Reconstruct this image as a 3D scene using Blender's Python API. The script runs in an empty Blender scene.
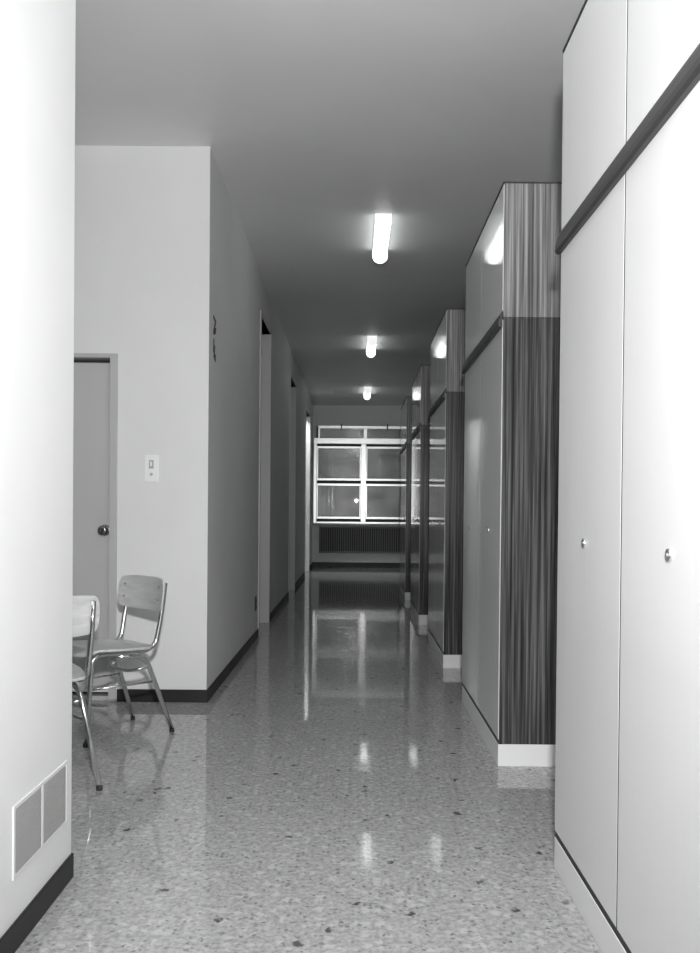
import bpy, bmesh, math, random
from mathutils import Vector, Matrix
random.seed(4)
S = bpy.context.scene
C = S.collection
PI = math.pi
R = math.radians

# ---------------------------------------------------------------- camera, world, flash, exposure
cd = bpy.data.cameras.new('camera'); cam = bpy.data.objects.new('camera', cd); C.objects.link(cam)
F = 860.0
cd.sensor_fit = 'HORIZONTAL'; cd.sensor_width = 36; cd.lens = 36*F/700
PITCH, ROLL = 0.6, 0.5
cam.matrix_world = (Matrix.Translation((0, 0, 1.14)) @ Matrix.Rotation(R(90-PITCH), 4, 'X')
                    @ Matrix.Rotation(R(ROLL), 4, 'Z'))
cd.shift_x = -5.0/700
cd.shift_y = (34.5 + F*math.tan(R(PITCH)))/700
cd.clip_start = 0.05; cd.clip_end = 200
S.camera = cam

w = bpy.data.worlds.new('world'); S.world = w; w.use_nodes = True
w.node_tree.nodes['Background'].inputs[0].default_value = (.02, .021, .022, 1)
w.node_tree.nodes['Background'].inputs[1].default_value = 1.0

S.view_settings.view_transform = 'Standard'; S.view_settings.look = 'None'
S.view_settings.exposure = 0.0; S.view_settings.gamma = 1.0
S.view_settings.use_curve_mapping = False

fl = bpy.data.lights.new('camera_flash', 'SPOT'); fl.energy = 510; fl.shadow_soft_size = .05
fl.spot_size = R(125); fl.spot_blend = 1.0
fo = bpy.data.objects.new('camera_flash', fl); fo.location = (.05, -.03, 1.56); C.objects.link(fo)
fo.rotation_euler = (R(96), 0, 0)
TUBE = 2.7        # emission strength of the corridor tubes

# ---------------------------------------------------------------- materials
def mat(name, col=(.8, .8, .8), rough=.5, metal=0, spec=.5, coat=0, emit=0):
    m = bpy.data.materials.new(name); m.use_nodes = True
    b = m.node_tree.nodes['Principled BSDF']
    if not isinstance(col, tuple): col = (col, col, col)
    b.inputs['Base Color'].default_value = (*col, 1)
    b.inputs['Roughness'].default_value = rough
    b.inputs['Metallic'].default_value = metal
    b.inputs['Specular IOR Level'].default_value = spec
    b.inputs['Coat Weight'].default_value = coat
    b.inputs['Coat Roughness'].default_value = .04
    if emit:
        b.inputs['Emission Color'].default_value = (*col, 1)
        b.inputs['Emission Strength'].default_value = emit
    return m
def N(m, t): return m.node_tree.nodes.new(t)
def L(m, a, b): m.node_tree.links.new(a, b)
def B(m): return m.node_tree.nodes['Principled BSDF']
def coords(m, scale=(1, 1, 1), rot=(0, 0, 0)):
    g = N(m, 'ShaderNodeNewGeometry'); mp = N(m, 'ShaderNodeMapping')
    mp.inputs['Scale'].default_value = scale; mp.inputs['Rotation'].default_value = rot
    L(m, g.outputs['Position'], mp.inputs['Vector']); return mp.outputs[0]
def objcoords(m, scale=(1, 1, 1)):
    g = N(m, 'ShaderNodeTexCoord'); mp = N(m, 'ShaderNodeMapping')
    mp.inputs['Scale'].default_value = scale
    L(m, g.outputs['Object'], mp.inputs['Vector']); return mp.outputs[0]
def noise(m, vec, scale, detail=3, rough=.5):
    n = N(m, 'ShaderNodeTexNoise'); n.inputs['Scale'].default_value = scale
    n.inputs['Detail'].default_value = detail; n.inputs['Roughness'].default_value = rough
    L(m, vec, n.inputs['Vector']); return n.outputs[0]
def ramp(m, fac, stops):
    r = N(m, 'ShaderNodeValToRGB'); e = r.color_ramp.elements
    while len(e) < len(stops): e.new(.5)
    for k, (p, c) in enumerate(stops):
        e[k].position = p
        c = c if isinstance(c, tuple) else (c, c, c)
        e[k].color = (*c, 1)
    L(m, fac, r.inputs[0]); return r.outputs[0]
def bump(m, h, strength, dist=.01):
    b = N(m, 'ShaderNodeBump'); b.inputs['Strength'].default_value = strength
    b.inputs['Distance'].default_value = dist
    L(m, h, b.inputs['Height']); L(m, b.outputs[0], B(m).inputs['Normal'])
def mix(m, fac, a, b, mode='MIX'):
    x = N(m, 'ShaderNodeMix'); x.data_type = 'RGBA'; x.blend_type = mode
    for s, v in ((0, fac), (6, a), (7, b)):
        if isinstance(v, (int, float)):
            if s == 0: x.inputs[0].default_value = v
            else: x.inputs[s].default_value = (v, v, v, 1)
        else: L(m, v, x.inputs[s])
    return x.outputs[2]

def paint(name, v, rough=.55, bs=.15, spec=.3):
    m = mat(name, v, rough, spec=spec); p = coords(m)
    c = ramp(m, noise(m, p, 1.3, 4), [(.3, v*.96), (.7, min(1, v*1.03))])
    L(m, c, B(m).inputs['Base Color']); bump(m, noise(m, p, 90, 3), bs, .003)
    return m
M = {}
M['wall'] = paint('wall_paint', .78)
M['ceiling'] = paint('ceiling_paint', .80, .42, .08, .4)
M['door_paint'] = paint('door_paint', .52, .45)
M['frame_paint'] = paint('frame_paint', .50, .4)
M['black_rubber'] = mat('black_rubber', .012, .45)
M['seam'] = mat('dark_seam', .03, .7)
M['white_plastic'] = mat('white_plastic', .9, .35)
M['toggle'] = mat('grey_plastic', .45, .4)
M['vent'] = mat('grey_vent_enamel', .40, .5)
M['rail'] = mat('dark_rail', .03, .4)
M['plinth'] = mat('white_plinth', .76, .3)
M['chrome'] = mat('chrome', .82, .16, 1)
M['brass'] = mat('knob_metal', .35, .25, 1)
M['tip'] = mat('rubber_tip', .02, .6)
M['radiator'] = mat('radiator_enamel', .16, .45)
M['dark_gap'] = mat('dark_gap', .03, .8)
M['ink'] = mat('black_letter_paint', .06, .5)
M['fixture'] = mat('fixture_enamel', .75, .4)

m = mat('terrazzo', .5, .1, spec=.5); M['floor'] = m
p = coords(m)
def chips(scale, lo, hi, seed):
    mp = coords(m, (1, 1, 1)); v = N(m, 'ShaderNodeTexVoronoi'); v.inputs['Scale'].default_value = scale
    v.voronoi_dimensions = '2D'
    ad = N(m, 'ShaderNodeVectorMath'); ad.inputs[1].default_value = (seed, seed*2.3, 0)
    dn = N(m, 'ShaderNodeTexNoise'); dn.inputs['Scale'].default_value = scale*1.7; L(m, mp, dn.inputs['Vector'])
    sc = N(m, 'ShaderNodeVectorMath'); sc.operation = 'SCALE'; sc.inputs['Scale'].default_value = 1.3/scale
    L(m, dn.outputs['Color'], sc.inputs[0]); ad2 = N(m, 'ShaderNodeVectorMath')
    L(m, mp, ad.inputs[0]); L(m, ad.outputs[0], ad2.inputs[0]); L(m, sc.outputs[0], ad2.inputs[1])
    L(m, ad2.outputs[0], v.inputs['Vector'])
    sx = N(m, 'ShaderNodeSeparateColor'); L(m, v.outputs['Color'], sx.inputs[0])
    a = ramp(m, sx.outputs[0], [(lo, 0.0), (hi, 1.0)])
    d = ramp(m, v.outputs['Distance'], [(.22, 1.0), (.42, 0.0)])
    x = N(m, 'ShaderNodeMath'); x.operation = 'MULTIPLY'; L(m, a, x.inputs[0]); L(m, d, x.inputs[1])
    return x.outputs[0]
base = ramp(m, noise(m, p, 55, 6, .72), [(.30, .22), (.48, .37), (.70, .53)])
c = mix(m, chips(30, .55, .85, 3.1), base, .50)
c = mix(m, chips(60, .72, .95, 9.7), c, .20)
c = mix(m, chips(26, .975, .985, 5.5), c, .09)
L(m, c, B(m).inputs['Base Color'])
L(m, ramp(m, noise(m, p, 2.2, 3), [(.3, .035), (.7, .07)]), B(m).inputs['Roughness'])
bump(m, noise(m, coords(m, (.5, 2.2, 1)), 3.0, 2), .16, .003)

def laminate(name, v, rough):
    m = mat(name, v, rough, spec=.5)
    p = coords(m, (1, 1, .06)); bump(m, noise(m, p, 30, 1), .11, .002)
    return m
M['white_laminate'] = laminate('white_laminate', .67, .05)
def wood(name, dark, mid, light, rough):
    m = mat(name, mid, rough, spec=.35)
    p = coords(m, (1, 1, .014)); p2 = coords(m, (1, 1, .008))
    g1 = noise(m, p, 72, 4, .6); g2 = noise(m, p2, 130, 3, .7)
    c1 = ramp(m, g1, [(.33, dark), (.5, mid), (.66, light)])
    c2 = ramp(m, g2, [(.35, .62), (.6, 1.0)])
    L(m, mix(m, 1.0, c1, c2, 'MULTIPLY'), B(m).inputs['Base Color'])
    bump(m, g2, .08, .002)
    return m
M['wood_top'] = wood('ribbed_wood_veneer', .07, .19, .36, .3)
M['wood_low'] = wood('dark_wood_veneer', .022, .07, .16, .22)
M['alu'] = mat('aluminium_frame', .9, .30, 1)
m = mat('window_glass', (1, 1, 1), .01); M['glass'] = m
gl = N(m, 'ShaderNodeBsdfGlossy'); gl.inputs['Roughness'].default_value = .32; gl.inputs['Color'].default_value = (.8, .8, .8, 1)
p = coords(m); mx = N(m, 'ShaderNodeMixShader')
L(m, ramp(m, noise(m, p, 2.5, 4), [(.3, .07), (.7, .16)]), mx.inputs[0])
L(m, B(m).outputs[0], mx.inputs[1]); L(m, gl.outputs[0], mx.inputs[2]); L(m, mx.outputs[0], m.node_tree.nodes['Material Output'].inputs[0])
B(m).inputs['Transmission Weight'].default_value = 1; B(m).inputs['IOR'].default_value = 1.5
m = mat('screen_glass', .02, .08, spec=.5)

m = mat('seat_wood', .6, .3); M['chair_wood'] = m
p = objcoords(m, (1, 10, 10)); L(m, ramp(m, noise(m, p, 5, 4), [(.3, .52), (.7, .66)]), B(m).inputs['Base Color'])
M['cap'] = mat('glowing_end_cap', (1, 1, 1), .4, emit=.7)
m = mat('diffuser', (.95, 1, .98), .4, emit=TUBE); M['diffuser'] = m
M['fill_diffuser'] = mat('fill_diffuser', (.95, 1, .98), .4, emit=18)  # for the added lamps that fill the near space with ambient light
M['doorway_fill_diffuser'] = mat('doorway_fill_diffuser', (.95, 1, .98), .4, emit=70)  # for the added lamp that brightens the last doorway

# ---------------------------------------------------------------- mesh helpers
def box(bm, x0, x1, y0, y1, z0, z1):
    vs = [bm.verts.new(c) for c in ((x0,y0,z0),(x1,y0,z0),(x1,y1,z0),(x0,y1,z0),(x0,y0,z1),(x1,y0,z1),(x1,y1,z1),(x0,y1,z1))]
    for f in ((0,3,2,1),(4,5,6,7),(0,1,5,4),(1,2,6,5),(2,3,7,6),(3,0,4,7)):
        bm.faces.new([vs[i] for i in f])
    return bm
def BX(*a):
    bm = bmesh.new()
    if a: box(bm, *a)
    return bm
def obj(name, bm, m, parent=None, bev=0, smooth=False):
    bmesh.ops.recalc_face_normals(bm, faces=bm.faces)
    me = bpy.data.meshes.new(name); bm.to_mesh(me); bm.free()
    me.materials.append(M[m] if isinstance(m, str) else m)
    o = bpy.data.objects.new(name, me); C.objects.link(o)
    if parent is not None: o.parent = parent
    if smooth:
        for q in me.polygons: q.use_smooth = True
    if bev:
        b = o.modifiers.new('bevel', 'BEVEL'); b.width = bev; b.segments = 2; b.limit_method = 'ANGLE'
    return o
def struct(name, bm, m, parent=None, **k):
    o = obj(name, bm, m, parent, **k)
    if parent is None: o['kind'] = 'structure'
    return o
def thing(name, label, cat, loc=(0, 0, 0), rz=0, group=None):
    o = bpy.data.objects.new(name, None); C.objects.link(o); o.empty_display_size = .1
    o.location = loc; o.rotation_euler = (0, 0, rz); o['label'] = label; o['category'] = cat
    if group: o['group'] = group
    return o
def tree_copy(r, loc, label):
    c = r.copy(); C.objects.link(c); c.location = loc; c['label'] = label
    for ch in list(r.children):
        d = ch.copy(); C.objects.link(d); d.parent = c
        for g in list(ch.children):
            e = g.copy(); C.objects.link(e); e.parent = d
    return c
def smooth_path(pts, rad=.05, n=7):
    pts = [Vector(p) for p in pts]; out = [pts[0]]
    for i in range(1, len(pts)-1):
        a, b, c = pts[i-1], pts[i], pts[i+1]
        r = min(rad, (a-b).length*.45, (c-b).length*.45)
        p0 = b + (a-b).normalized()*r; p2 = b + (c-b).normalized()*r
        for k in range(n+1):
            t = k/n; out.append((1-t)**2*p0 + 2*t*(1-t)*b + t*t*p2)
    out.append(pts[-1]); return out
def tube(bm, pts, r, seg=12):
    rings = []; up = Vector((1, .13, .07)).normalized()
    for i, q in enumerate(pts):
        t = (pts[min(i+1, len(pts)-1)] - pts[max(i-1, 0)]).normalized()
        u = t.cross(up).normalized(); v = t.cross(u)
        rings.append([bm.verts.new(q + r*(math.cos(a)*u + math.sin(a)*v)) for a in [2*PI*k/seg for k in range(seg)]])
    for a, b in zip(rings, rings[1:]):
        for k in range(seg): bm.faces.new((a[k], a[(k+1) % seg], b[(k+1) % seg], b[k]))
    bm.faces.new(rings[0]); bm.faces.new(rings[-1][::-1])
    return bm
def lathe(bm, prof, axis, origin, seg=24):
    """prof: list of (distance along axis, radius)"""
    axis = Vector(axis).normalized(); u = axis.orthogonal().normalized(); v = axis.cross(u); o = Vector(origin)
    rings = [[bm.verts.new(o + axis*d + r*(math.cos(2*PI*k/seg)*u + math.sin(2*PI*k/seg)*v)) for k in range(seg)] for d, r in prof]
    for a, b in zip(rings, rings[1:]):
        for k in range(seg): bm.faces.new((a[k], a[(k+1) % seg], b[(k+1) % seg], b[k]))
    bm.faces.new(rings[0]); bm.faces.new(rings[-1][::-1])
    return bm
def extrude_y(bm, prof, y0, y1):
    a = [bm.verts.new((x, y0, z)) for x, z in prof]; b = [bm.verts.new((x, y1, z)) for x, z in prof]
    n = len(prof)
    for k in range(n): bm.faces.new((a[k], a[(k+1) % n], b[(k+1) % n], b[k]))
    bm.faces.new(a); bm.faces.new(b[::-1]); return bm

# ---------------------------------------------------------------- setting
H = 3.275; XL = -.87; XR = 1.45; YF = 17.4; YB = -2.6; YD = 5.08; TH = .15
XW = -4.2
struct('floor', BX(XW-.2, XR+.2, YB-.2, YF+.2, -.1, 0), 'floor')
struct('ceiling', BX(XW-.2, XR+.2, YB-.2, YF+.2, H, H+.1), 'ceiling')
struct('wall_right', BX(XR, XR+.15, YB, YF, 0, H), 'wall')
struct('wall_rear', BX(XW, XR, YB-.15, YB, 0, H), 'wall')
struct('wall_left_near', BX(XL-.22, XL, YB, 2.652, 0, H), 'wall')
struct('wall_alcove_side', BX(XW-.15, XW, YB, YF, 0, H), 'wall')
# wall with the door in the alcove (faces the camera); door hole X -2.35..-1.405, z < 2.05
DX0, DX1, DZ = -2.32, -1.405, 2.055
bm = BX(XW, DX0, YD, YD+TH, 0, H); box(bm, DX1, XL, YD, YD+TH, 0, H); box(bm, DX0, DX1, YD, YD+TH, DZ, H)
struct('wall_alcove_back', bm, 'wall')
# left corridor wall with three tall doorways
DOORS = [(7.79, 8.69), (11.33, 12.37), (14.9, 16.26)]
OZ = 2.91; WT = .15
bm = bmesh.new(); y = YD+TH
for a, b in DOORS:
    box(bm, XL-WT, XL, y, a, 0, H); box(bm, XL-WT, XL, a, b, OZ, H); y = b
box(bm, XL-WT, XL, y, YF, 0, H)
struct('wall_left', bm, 'wall')
# far wall with window hole
WX0, WX1, WZ0, WZ1 = -.80, 1.02, .90, 2.86
bm = BX(XL-3.3, WX0, YF, YF+.2, 0, H); box(bm, WX1, XR, YF, YF+.2, 0, H)
box(bm, WX0, WX1, YF, YF+.2, 0, WZ0); box(bm, WX0, WX1, YF, YF+.2, WZ1, H)
struct('wall_far', bm, 'wall')
# side room behind the last doorway, lit by an added lamp
struct('wall_side_room_near', BX(XW, XL-WT, 14.0, 14.15, 0, H), 'wall')

bb = .075; bt = .009
def baseboard(name, *a): return struct(name, BX(*a), 'black_rubber', bev=.003)
baseboard('baseboard_left_near', XL, XL+bt, YB, 2.652, 0, bb)
baseboard('baseboard_left_near_end', XL-.22, XL, 2.652, 2.652+bt, 0, bb)
baseboard('baseboard_alcove_back', DX1+.005, XL+bt, YD-bt, YD, 0, bb)
bm = bmesh.new(); y = YD
for a, b in DOORS: box(bm, XL, XL+bt, y, a-.04, 0, bb); y = b+.04
box(bm, XL, XL+bt, y, YF, 0, bb)
struct('baseboard_left', bm, 'black_rubber', bev=.003)
baseboard('baseboard_far', XL+bt, XR, YF-bt, YF, 0, .10)
bm = bmesh.new()
for k in range(5): box(bm, XR-bt, XR, 1.44+2.4*k+1.32, 1.44+2.4*(k+1)-.01 if k < 4 else YF, 0, bb)
struct('baseboard_right', bm, 'black_rubber')

# door of the alcove, painted metal frame set in the wall
fr = bmesh.new()
for x0, x1 in ((DX0, DX0+.045), (DX1-.045, DX1)): box(fr, x0, x1, YD-.012, YD+TH, 0, DZ)
box(fr, DX0+.045, DX1-.045, YD-.012, YD+TH, DZ-.025, DZ)
d1 = struct('door_1', BX(DX0+.047, DX1-.047, YD+.055, YD+.095, .06, DZ-.045), 'door_paint', bev=.002)
obj('door_frame', fr, 'frame_paint', d1, bev=.002)
obj('door_stop', BX(DX0+.045, DX1-.045, YD+.095, YD+.12, 0, DZ-.02), 'dark_gap', d1)
obj('threshold', BX(DX0+.045, DX1-.045, YD+.03, YD+.10, 0, .025), 'frame_paint', d1)
obj('kick_strip', BX(DX0+.05, DX1-.05, YD+.05, YD+.056, .045, .062), 'plinth', d1)
kx, kz = -1.492, 1.012
kn = obj('door_knob', lathe(bmesh.new(), [(0, .034), (.006, .034), (.009, .028), (.011, .014), (.035, .013), (.042, .024), (.055, .029), (.066, .026), (.070, .018), (.068, .010)], (0, -1, 0), (kx, YD+.055, kz)), 'brass', d1, smooth=True)
obj('key_cylinder', lathe(bmesh.new(), [(0, .008), (.004, .008)], (0, -1, 0), (kx, YD-.013, kz)), 'seam', kn)

# three tall doorways on the left wall: metal jambs, leaf set back in the reveal
for i, (a, b) in enumerate(DOORS):
    n = i+2
    fr = BX(XL-WT, XL+.012, a-.035, a, 0, OZ+.03); box(fr, XL-WT, XL+.012, b, b+.035, 0, OZ+.03)
    box(fr, XL-WT, XL+.012, a, b, OZ, OZ+.03)
    # jamb linings
    jl = BX(XL-WT, XL+.012, b-.012, b, 0, OZ); box(jl, XL-WT, XL+.012, a, a+.012, 0, OZ)
    if i < 2:
        d = struct('door_%d' % n, BX(XL-.145, XL-.10, a+.014, b-.014, .01, 2.08), 'door_paint')
        obj('transom_panel', BX(XL-.14, XL-.11, a+.014, b-.014, 2.13, OZ-.002), 'door_paint', d)
        obj('transom_bar', BX(XL-WT, XL-.085, a+.012, b-.012, 2.08, 2.13), 'frame_paint', d)
        obj('door_frame', jl, 'frame_paint', d, bev=.002)
        obj('casing', fr, 'frame_paint', d, bev=.002)
        h = lathe(bmesh.new(), [(0, .03), (.006, .03), (.01, .012), (.04, .012), (.05, .026), (.062, .024), (.066, .012)], (1, 0, 0), (XL-.10, a+.09, 1.02))
        obj('door_knob', h, 'brass', d, smooth=True)
        hb = bmesh.new()
        for z in (.3, 1.13, 1.85): box(hb, XL-.098, XL-.086, b-.022, b-.010, z-.04, z+.04)
        obj('hinge', hb, 'seam', d)
    else:
        # open leaf swung into the side room
        d = struct('door_%d' % n, BX(XL-1.12, XL-.17, a-.05, a-.01, .01, 2.08), 'door_paint')
        obj('door_frame', jl, 'white_plastic', d, bev=.002)
        obj('casing', fr, 'frame_paint', d, bev=.002)

# far window -----------------------------------------------------------------
yw = YF
win = struct('window_1', BX(), 'alu')
bm = bmesh.new()
def bar(bm, x0, x1, z0, z1, y0, y1): box(bm, x0, x1, y0, y1, z0, z1)
# projecting lower frame
Y0, Y1 = YF-.14, YF+.02
fbm = bmesh.new()
bar(fbm, -.84, -.775, .885, 2.60, Y0, Y1); bar(fbm, .95, 1.01, .885, 2.60, Y0, Y1)
bar(fbm, -.775, .95, 2.485, 2.60, Y0, Y1); bar(fbm, -.775, .95, .885, .925, Y0, Y1)
bar(fbm, .11, .215, .925, 2.485, Y0+.01, Y1)
obj('window_frame', fbm, 'alu', win, bev=.006)
for x0, x1 in ((-.775, .11), (.215, .95)):
    for z0, z1, yy in ((1.75, 2.44, Y0+.06), (.98, 1.69, Y0+.03)):
        s = BX(); t = .045
        bar(s, x0, x1, z1-t, z1, yy, yy+.03); bar(s, x0, x1, z0, z0+t, yy, yy+.03)
        bar(s, x0, x0+.025, z0+t, z1-t, yy, yy+.03); bar(s, x1-.025, x1, z0+t, z1-t, yy, yy+.03)
        so = obj('sash', s, 'alu', win, bev=.004)
        obj('pane', BX(x0+.02, x1-.02, yy+.012, yy+.018, z0+.03, z1-.03), 'glass', so)
tf = bmesh.new()
bar(tf, -.76, 1.0, 2.80, 2.86, YF-.03, YF+.05); bar(tf, -.76, -.72, 2.60, 2.80, YF-.03, YF+.05)
bar(tf, .91, 1.0, 2.60, 2.80, YF-.03, YF+.05); bar(tf, .16, .23, 2.60, 2.80, YF-.03, YF+.05)
tr = obj('transom_frame', tf, 'alu', win, bev=.005)
for x0, x1 in ((-.73, .17), (.22, .92)):
    obj('pane', BX(x0, x1, YF+.01, YF+.016, 2.59, 2.81), 'glass', tr)
for x in (-.29, .64):
    obj('latch', BX(x-.012, x+.012, YF-.05, YF-.03, 2.78, 2.89), 'seam', tr)
obj('window_sill', BX(-.86, 1.04, YF-.16, YF, .855, .885), 'frame_paint', win)
bpy.data.objects['window_1'].data.materials.clear()

# ---------------------------------------------------------------- radiator under the window
rad = thing('radiator', 'long grey finned radiator on the far wall under the window', 'radiator', (.38, YF, 0))
bm = BX(-1.10, .95, -.012, -.002, .29, .82)
obj('back_panel', bm, 'seam', rad)  # coloured dark to give the shade between the fins
bm = bmesh.new()
for k in range(46): x = -1.08+k*.0445; box(bm, x, x+.018, -.10, -.012, .32, .79)
obj('fins', bm, 'radiator', rad)
bm = BX(-1.10, .95, -.115, -.012, .79, .82); box(bm, -1.10, .95, -.105, -.012, .29, .32)
obj('casing', bm, 'radiator', rad, bev=.005)

# ---------------------------------------------------------------- wardrobes
def wardrobe(loc, label):
    t = thing('wardrobe', label, 'wardrobe', loc, 0, 'wardrobes along the right side')
    Ln, D, x0, Ht = 1.31, .78, .018, 2.605        # length (y), depth, door thickness, height
    obj('plinth', BX(0, D, 0, Ln, 0, .10), 'plinth', t, bev=.002)
    obj('carcass', BX(x0, D, .018, Ln-.018, .10, Ht), 'seam', t)
    obj('painted_shadow_gap', BX(.002, x0+.01, .001, Ln-.001, .097, .121), 'seam', t)  # dark strip stands in for the shaded gap above the plinth
    for ya, yb in ((0, .018), (Ln-.018, Ln)):
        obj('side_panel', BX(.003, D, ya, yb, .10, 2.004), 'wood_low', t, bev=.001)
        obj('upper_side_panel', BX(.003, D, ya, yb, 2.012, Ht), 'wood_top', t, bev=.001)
    obj('joint_strip', BX(.004, D, .001, Ln-.001, 2.002, 2.014), 'wood_low', t)
    obj('top_panel', BX(-.002, D, 0, Ln, Ht, Ht+.008), 'seam', t)
    h = Ln/2
    for k in range(2):
        ya, yb = k*h+.0045*k+.0015*(1-k), (k+1)*h-.0045*(1-k)-.0015*k
        d = obj('door', BX(0, x0-.003, ya, yb, .121, 2.0), 'white_laminate', t, bev=.0015)
        q = bmesh.new(); lathe(q, [(0, .0135), (.005, .0135), (.007, .012), (.0055, .009), (.0055, .005), (.009, .004), (.0095, .001)], (-1, 0, 0), (0, (ya+yb)/2, 1.055))
        kn = obj('knob', q, 'chrome', d, smooth=True)
        u = obj('upper_door', BX(0, x0-.003, ya, yb, 2.040, Ht-.004), 'white_laminate', t, bev=.0015)
    obj('door_gap_shade', BX(.0006, x0, h-.004, h+.004, .116, Ht), 'seam', t)  # gap filled with a dark strip, its shade put into the colour
    r = bmesh.new()
    extrude_y(r, [(0, 2.036), (-.003, 2.036), (-.010, 2.018), (-.018, 1.990), (-.019, 1.974), (-.013, 1.966), (0, 1.966)], -.004, Ln+.004)
    obj('handle_rail', r, 'rail', t, bev=.001)
    return t
WL = ['nearest white wardrobe at the right edge of the picture, both knobs seen',
      'second wardrobe along the right, its whole wood veneer end beside the nearest wardrobe',
      'third wardrobe along the right, narrow veneer end seen past the second wardrobe',
      'fourth wardrobe along the right, thin dark edge before the farthest wardrobe',
      'farthest wardrobe on the right, its dark edge just beside the far window']
w0 = wardrobe((.65, 1.445, 0), WL[0])
for k in range(1, 5): tree_copy(w0, (.65, 1.445+2.4*k, 0), WL[k])

# ---------------------------------------------------------------- ceiling lights
def light(loc, label, dm='diffuser'):
    t = thing('ceiling_light', label, 'ceiling light', loc, 0, 'tube lights down the corridor ceiling')
    Ln = .84
    prof = [(-.056, -.012)] + [(-.056*math.cos(a), -.058-.052*math.sin(a)) for a in [PI*k/14 for k in range(15)]] + [(.056, -.012)]
    obj('diffuser', extrude_y(bmesh.new(), prof, .008, Ln-.008), dm, t, smooth=False)
    obj('base_plate', BX(-.06, .06, 0, Ln, -.012, 0), 'fixture', t)
    for a, b in ((-.004, .008), (Ln-.008, Ln+.004)):
        pf = [(-.062, 0)] + [(-.062*math.cos(q), -.058-.058*math.sin(q)) for q in [PI*k/14 for k in range(15)]] + [(.062, 0)]
        obj('end_cap', extrude_y(bmesh.new(), pf, a, b), 'cap', t)
    return t
l0 = light((.185, 6.2, H), 'nearest of the glowing tube lights, the largest on the corridor ceiling')
tree_copy(l0, (.19, 10.5, H), 'middle one of the three glowing corridor ceiling lights')
tree_copy(l0, (.20, 14.8, H), 'farthest and smallest glowing ceiling light, just before the window wall')
l1 = light((.185, .9, H), 'added unseen tube light on the ceiling before the nearest wardrobe', 'fill_diffuser')  # added lamp out of view, raises the ambient light near the camera
tree_copy(l1, (-2.4, 1.9, H), 'added unseen tube light on the ceiling of the alcove with the chairs')  # added, unseen; brightens the alcove
tree_copy(l1, (.185, -1.6, H), 'added unseen tube light on the lobby ceiling behind the camera, in line with the corridor')  # added behind the camera as ambient fill
light((-1.32, 15.1, H), 'added unseen tube light that brightens the side room behind the last doorway', 'doorway_fill_diffuser')  # added, unseen lamp that makes the last doorway bright

# ---------------------------------------------------------------- wall fittings
sp = thing('light_switch', 'white switch plate with a toggle on the alcove wall, right of the grey door', 'light switch', (-1.203, YD, 1.38))
obj('plate', BX(-.042, .042, -.007, 0, -.080, .080), 'white_plastic', sp, bev=.004)
obj('switch_bezel', BX(-.014, .014, -.012, -.007, .000, .050), 'toggle', sp, bev=.003)
obj('toggle', BX(-.005, .005, -.024, -.012, .012, .040), 'white_plastic', sp, bev=.003)
obj('indicator', lathe(bmesh.new(), [(0, .009), (.004, .008), (.005, .003)], (0, -1, 0), (0, -.007, -.034)), 'toggle', sp)

v = thing('wall_vent', 'grey two-panel vent cover low on the near left wall', 'vent', (XL, 2.398, .28))
bm = BX(0, .004, -.205, .205, .085, .095); box(bm, 0, .004, -.205, .205, -.095, -.085)
for a, b in ((-.205, -.195), (-.006, .006), (.195, .205)): box(bm, 0, .004, a, b, -.085, .085)
obj('frame', bm, 'plinth', v)
for a, b in ((-.195, -.006), (.006, .195)):
    bm = BX(0, .0015, a, b, -.085, .085)
    for k in range(24): z = -.083+k*.007; box(bm, .0015, .003, a+.002, b-.002, z, z+.0045)
    obj('grille', bm, 'vent', v)

# narrow black vertical lettering near the corner of the left wall
sg = thing('wall_lettering', 'small upright row of black characters on the left wall beside its corner', 'sign', (XL, 5.275, 2.185))
def stroke(pts, r):
    bm = bmesh.new()
    for (y0, z0), (y1, z1) in zip(pts, pts[1:]):
        a = Vector((0, y0, z0)); b = Vector((0, y1, z1)); d = (b-a).normalized(); n = Vector((0, -d.z, d.y))*r
        a = a-d*r*.6; b = b+d*r*.6
        vs = [bm.verts.new(q) for q in (a-n, b-n, b+n, a+n)]
        ws = [bm.verts.new(q.co+Vector((.003, 0, 0))) for q in vs]
        bm.faces.new(vs); bm.faces.new(ws[::-1])
        for k in range(4): bm.faces.new((vs[k], vs[(k+1) % 4], ws[(k+1) % 4], ws[k]))
    return bm
for pts in ([(-.04, .125), (.03, .11), (-.01, .07)], [(.035, .065), (-.03, .05), (-.035, .03), (.03, .05)],
            [(-.03, -.01), (-.035, -.08), (.0, -.05), (-.01, -.085)], [(.03, -.125), (-.02, -.105), (.03, -.10)]):
    obj('character', stroke(pts, .011), 'ink', sg)

ob = thing('wall_socket', 'small dark cover low on the left wall before the first tall doorway', 'socket', (XL, 7.55, .32))
obj('plate', BX(0, .008, -.04, .04, -.065, .065), 'rail', ob, bev=.003)
for z in (-.026, .026): obj('outlet', BX(.008, .011, -.018, .018, z-.016, z+.016), 'seam', ob)

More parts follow.
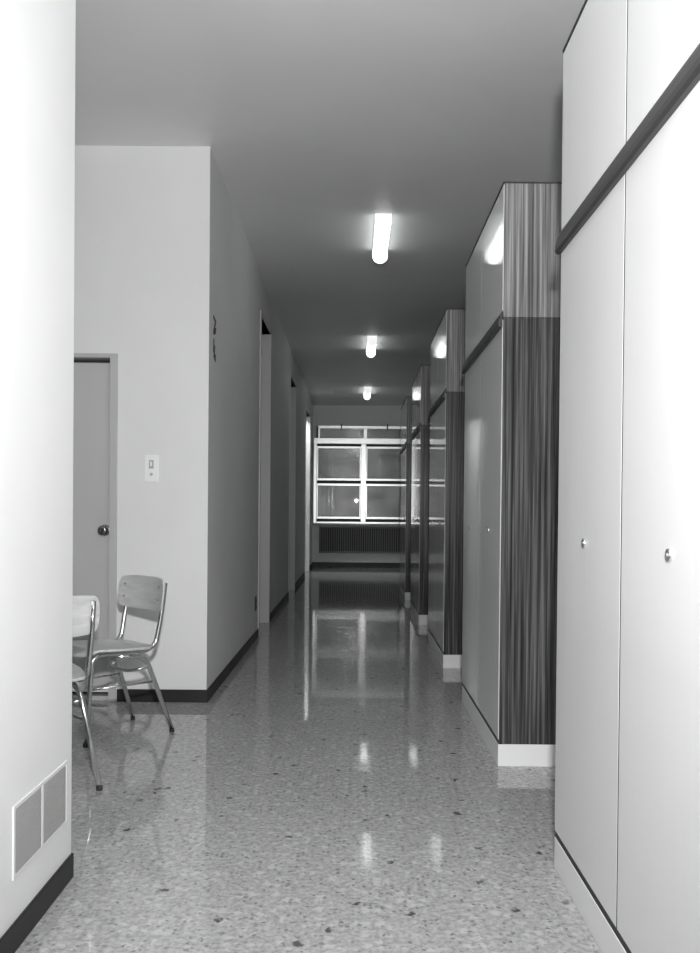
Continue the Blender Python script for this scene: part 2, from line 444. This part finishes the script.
# ---------------------------------------------------------------- chairs
def chair(loc, rz, label):
    """local +y is forward"""
    t = thing('classroom_chair', label, 'chair', loc, rz, 'tubular chairs in the alcove')
    r = .0115
    for s in (-1, 1):
        pts = smooth_path([(s*.165, -.218, .765), (s*.165, -.195, .60), (s*.16, -.165, .455), (s*.155, -.10, .425),
                           (s*.125, .165, .437), (s*.125, .20, .012)], .055)
        obj('side_tube', tube(bmesh.new(), pts, r), 'chrome', t, smooth=True)
        pts = smooth_path([(s*.12, .06, .415), (s*.145, -.115, .405), (s*.18, -.255, .012)], .07)
        rl = obj('rear_leg', tube(bmesh.new(), pts, r), 'chrome', t, smooth=True)
        obj('foot_tip', tube(bmesh.new(), [Vector((s*.1793, -.2524, .018)), Vector((s*.180, -.255, .0))], .0128), 'tip', rl)
        obj('foot_tip', tube(bmesh.new(), [Vector((s*.125, .2, .018)), Vector((s*.125, .2, .0))], .0128), 'tip', t)
        pts = [Vector((s*.155, -.165, .27)), Vector((s*.125, .182, .27))]
        obj('stretcher', tube(bmesh.new(), pts, .006), 'chrome', t, smooth=True)
    pts = smooth_path([(-.145, -.125, .345), (-.09, -.06, .325), (.09, -.06, .325), (.145, -.125, .345)], .05)
    obj('cross_bar', tube(bmesh.new(), pts, .008), 'chrome', t, smooth=True)
    # seat: rounded board, dished, front edge rolled down
    bm = bmesh.new(); nx, ny = 18, 18
    def inside(u, v, cr, hw, hh):
        # squircle-style map of the unit square to a rounded rectangle
        return u, v
    def board(nx, ny, f, th):
        bm = bmesh.new(); top = []; bot = []
        for j in range(ny+1):
            a = []; b = []
            for i in range(nx+1):
                p, n = f(-1+2*i/nx, -1+2*j/ny)
                a.append(bm.verts.new(p)); b.append(bm.verts.new(p-n*th))
            top.append(a); bot.append(b)
        for j in range(ny):
            for i in range(nx):
                bm.faces.new((top[j][i], top[j][i+1], top[j+1][i+1], top[j+1][i]))
                bm.faces.new((bot[j][i], bot[j+1][i], bot[j+1][i+1], bot[j][i+1]))
        for j in range(ny):
            for i in (0, nx): bm.faces.new((top[j][i], top[j+1][i], bot[j+1][i], bot[j][i]))
        for i in range(nx):
            for j in (0, ny): bm.faces.new((top[j][i], top[j][i+1], bot[j][i+1], bot[j][i]))
        return bm
    def rr(u, v, k):
        # pull corners in to round them
        m_ = (abs(u)*abs(v))**3
        return u*(1-k*m_), v*(1-k*m_)
    def seat(u, v):
        a, b = rr(u, v, .13)
        w_ = .195 - .02*(-b if b < 0 else 0)
        z = .452 + .012*b + .008*(a*a) - .010*(1-a*a)*(1-min(1, abs(b+.3))) - (.03*max(0, (b-.7)/.3)**2) + (.012*max(0, (-b-.75)/.25)**2)
        return Vector((a*w_, .015+b*.195, z)), Vector((0, 0, 1))
    obj('seat', board(20, 20, seat, .013), 'chair_wood', t, bev=.003, smooth=False)
    def back(u, v):
        a, b = rr(u, v, .11)
        z = .706 + b*.086
        yy = -.222 + .030*(a*a) - .010*b + .018
        return Vector((a*.205, yy, z)), Vector((0, 1, 0))
    # tubes run behind the panel
    obj('backrest', board(20, 10, back, .012), 'chair_wood', t, bev=.003)
    for s in (-1, 1):
        for z in (.745, .68):
            obj('rivet', lathe(bmesh.new(), [(-.004, .006), (.002, .006), (.004, .002)], (0, 1, 0), (s*.155, -.182-.010*(z-.706)/.086, z)), 'chrome', t)
    return t
def place(rear_left_or_right, s, f_deg, label):
    """put the chair so that the rear foot of side s stands on the given floor point"""
    a = R(f_deg-90); lx, ly = s*.18, -.255
    X = rear_left_or_right[0]-(lx*math.cos(a)-ly*math.sin(a)); Y = rear_left_or_right[1]-(lx*math.sin(a)+ly*math.cos(a))
    return chair((X, Y, 0), a, label)
place((-.928, 4.395), -1, 227, 'chrome tube chair with a wooden back turned to the camera, beside the alcove wall')
place((-1.025, 3.47), 1, 128, 'chrome tube chair half hidden behind the near left wall, seen from its back')
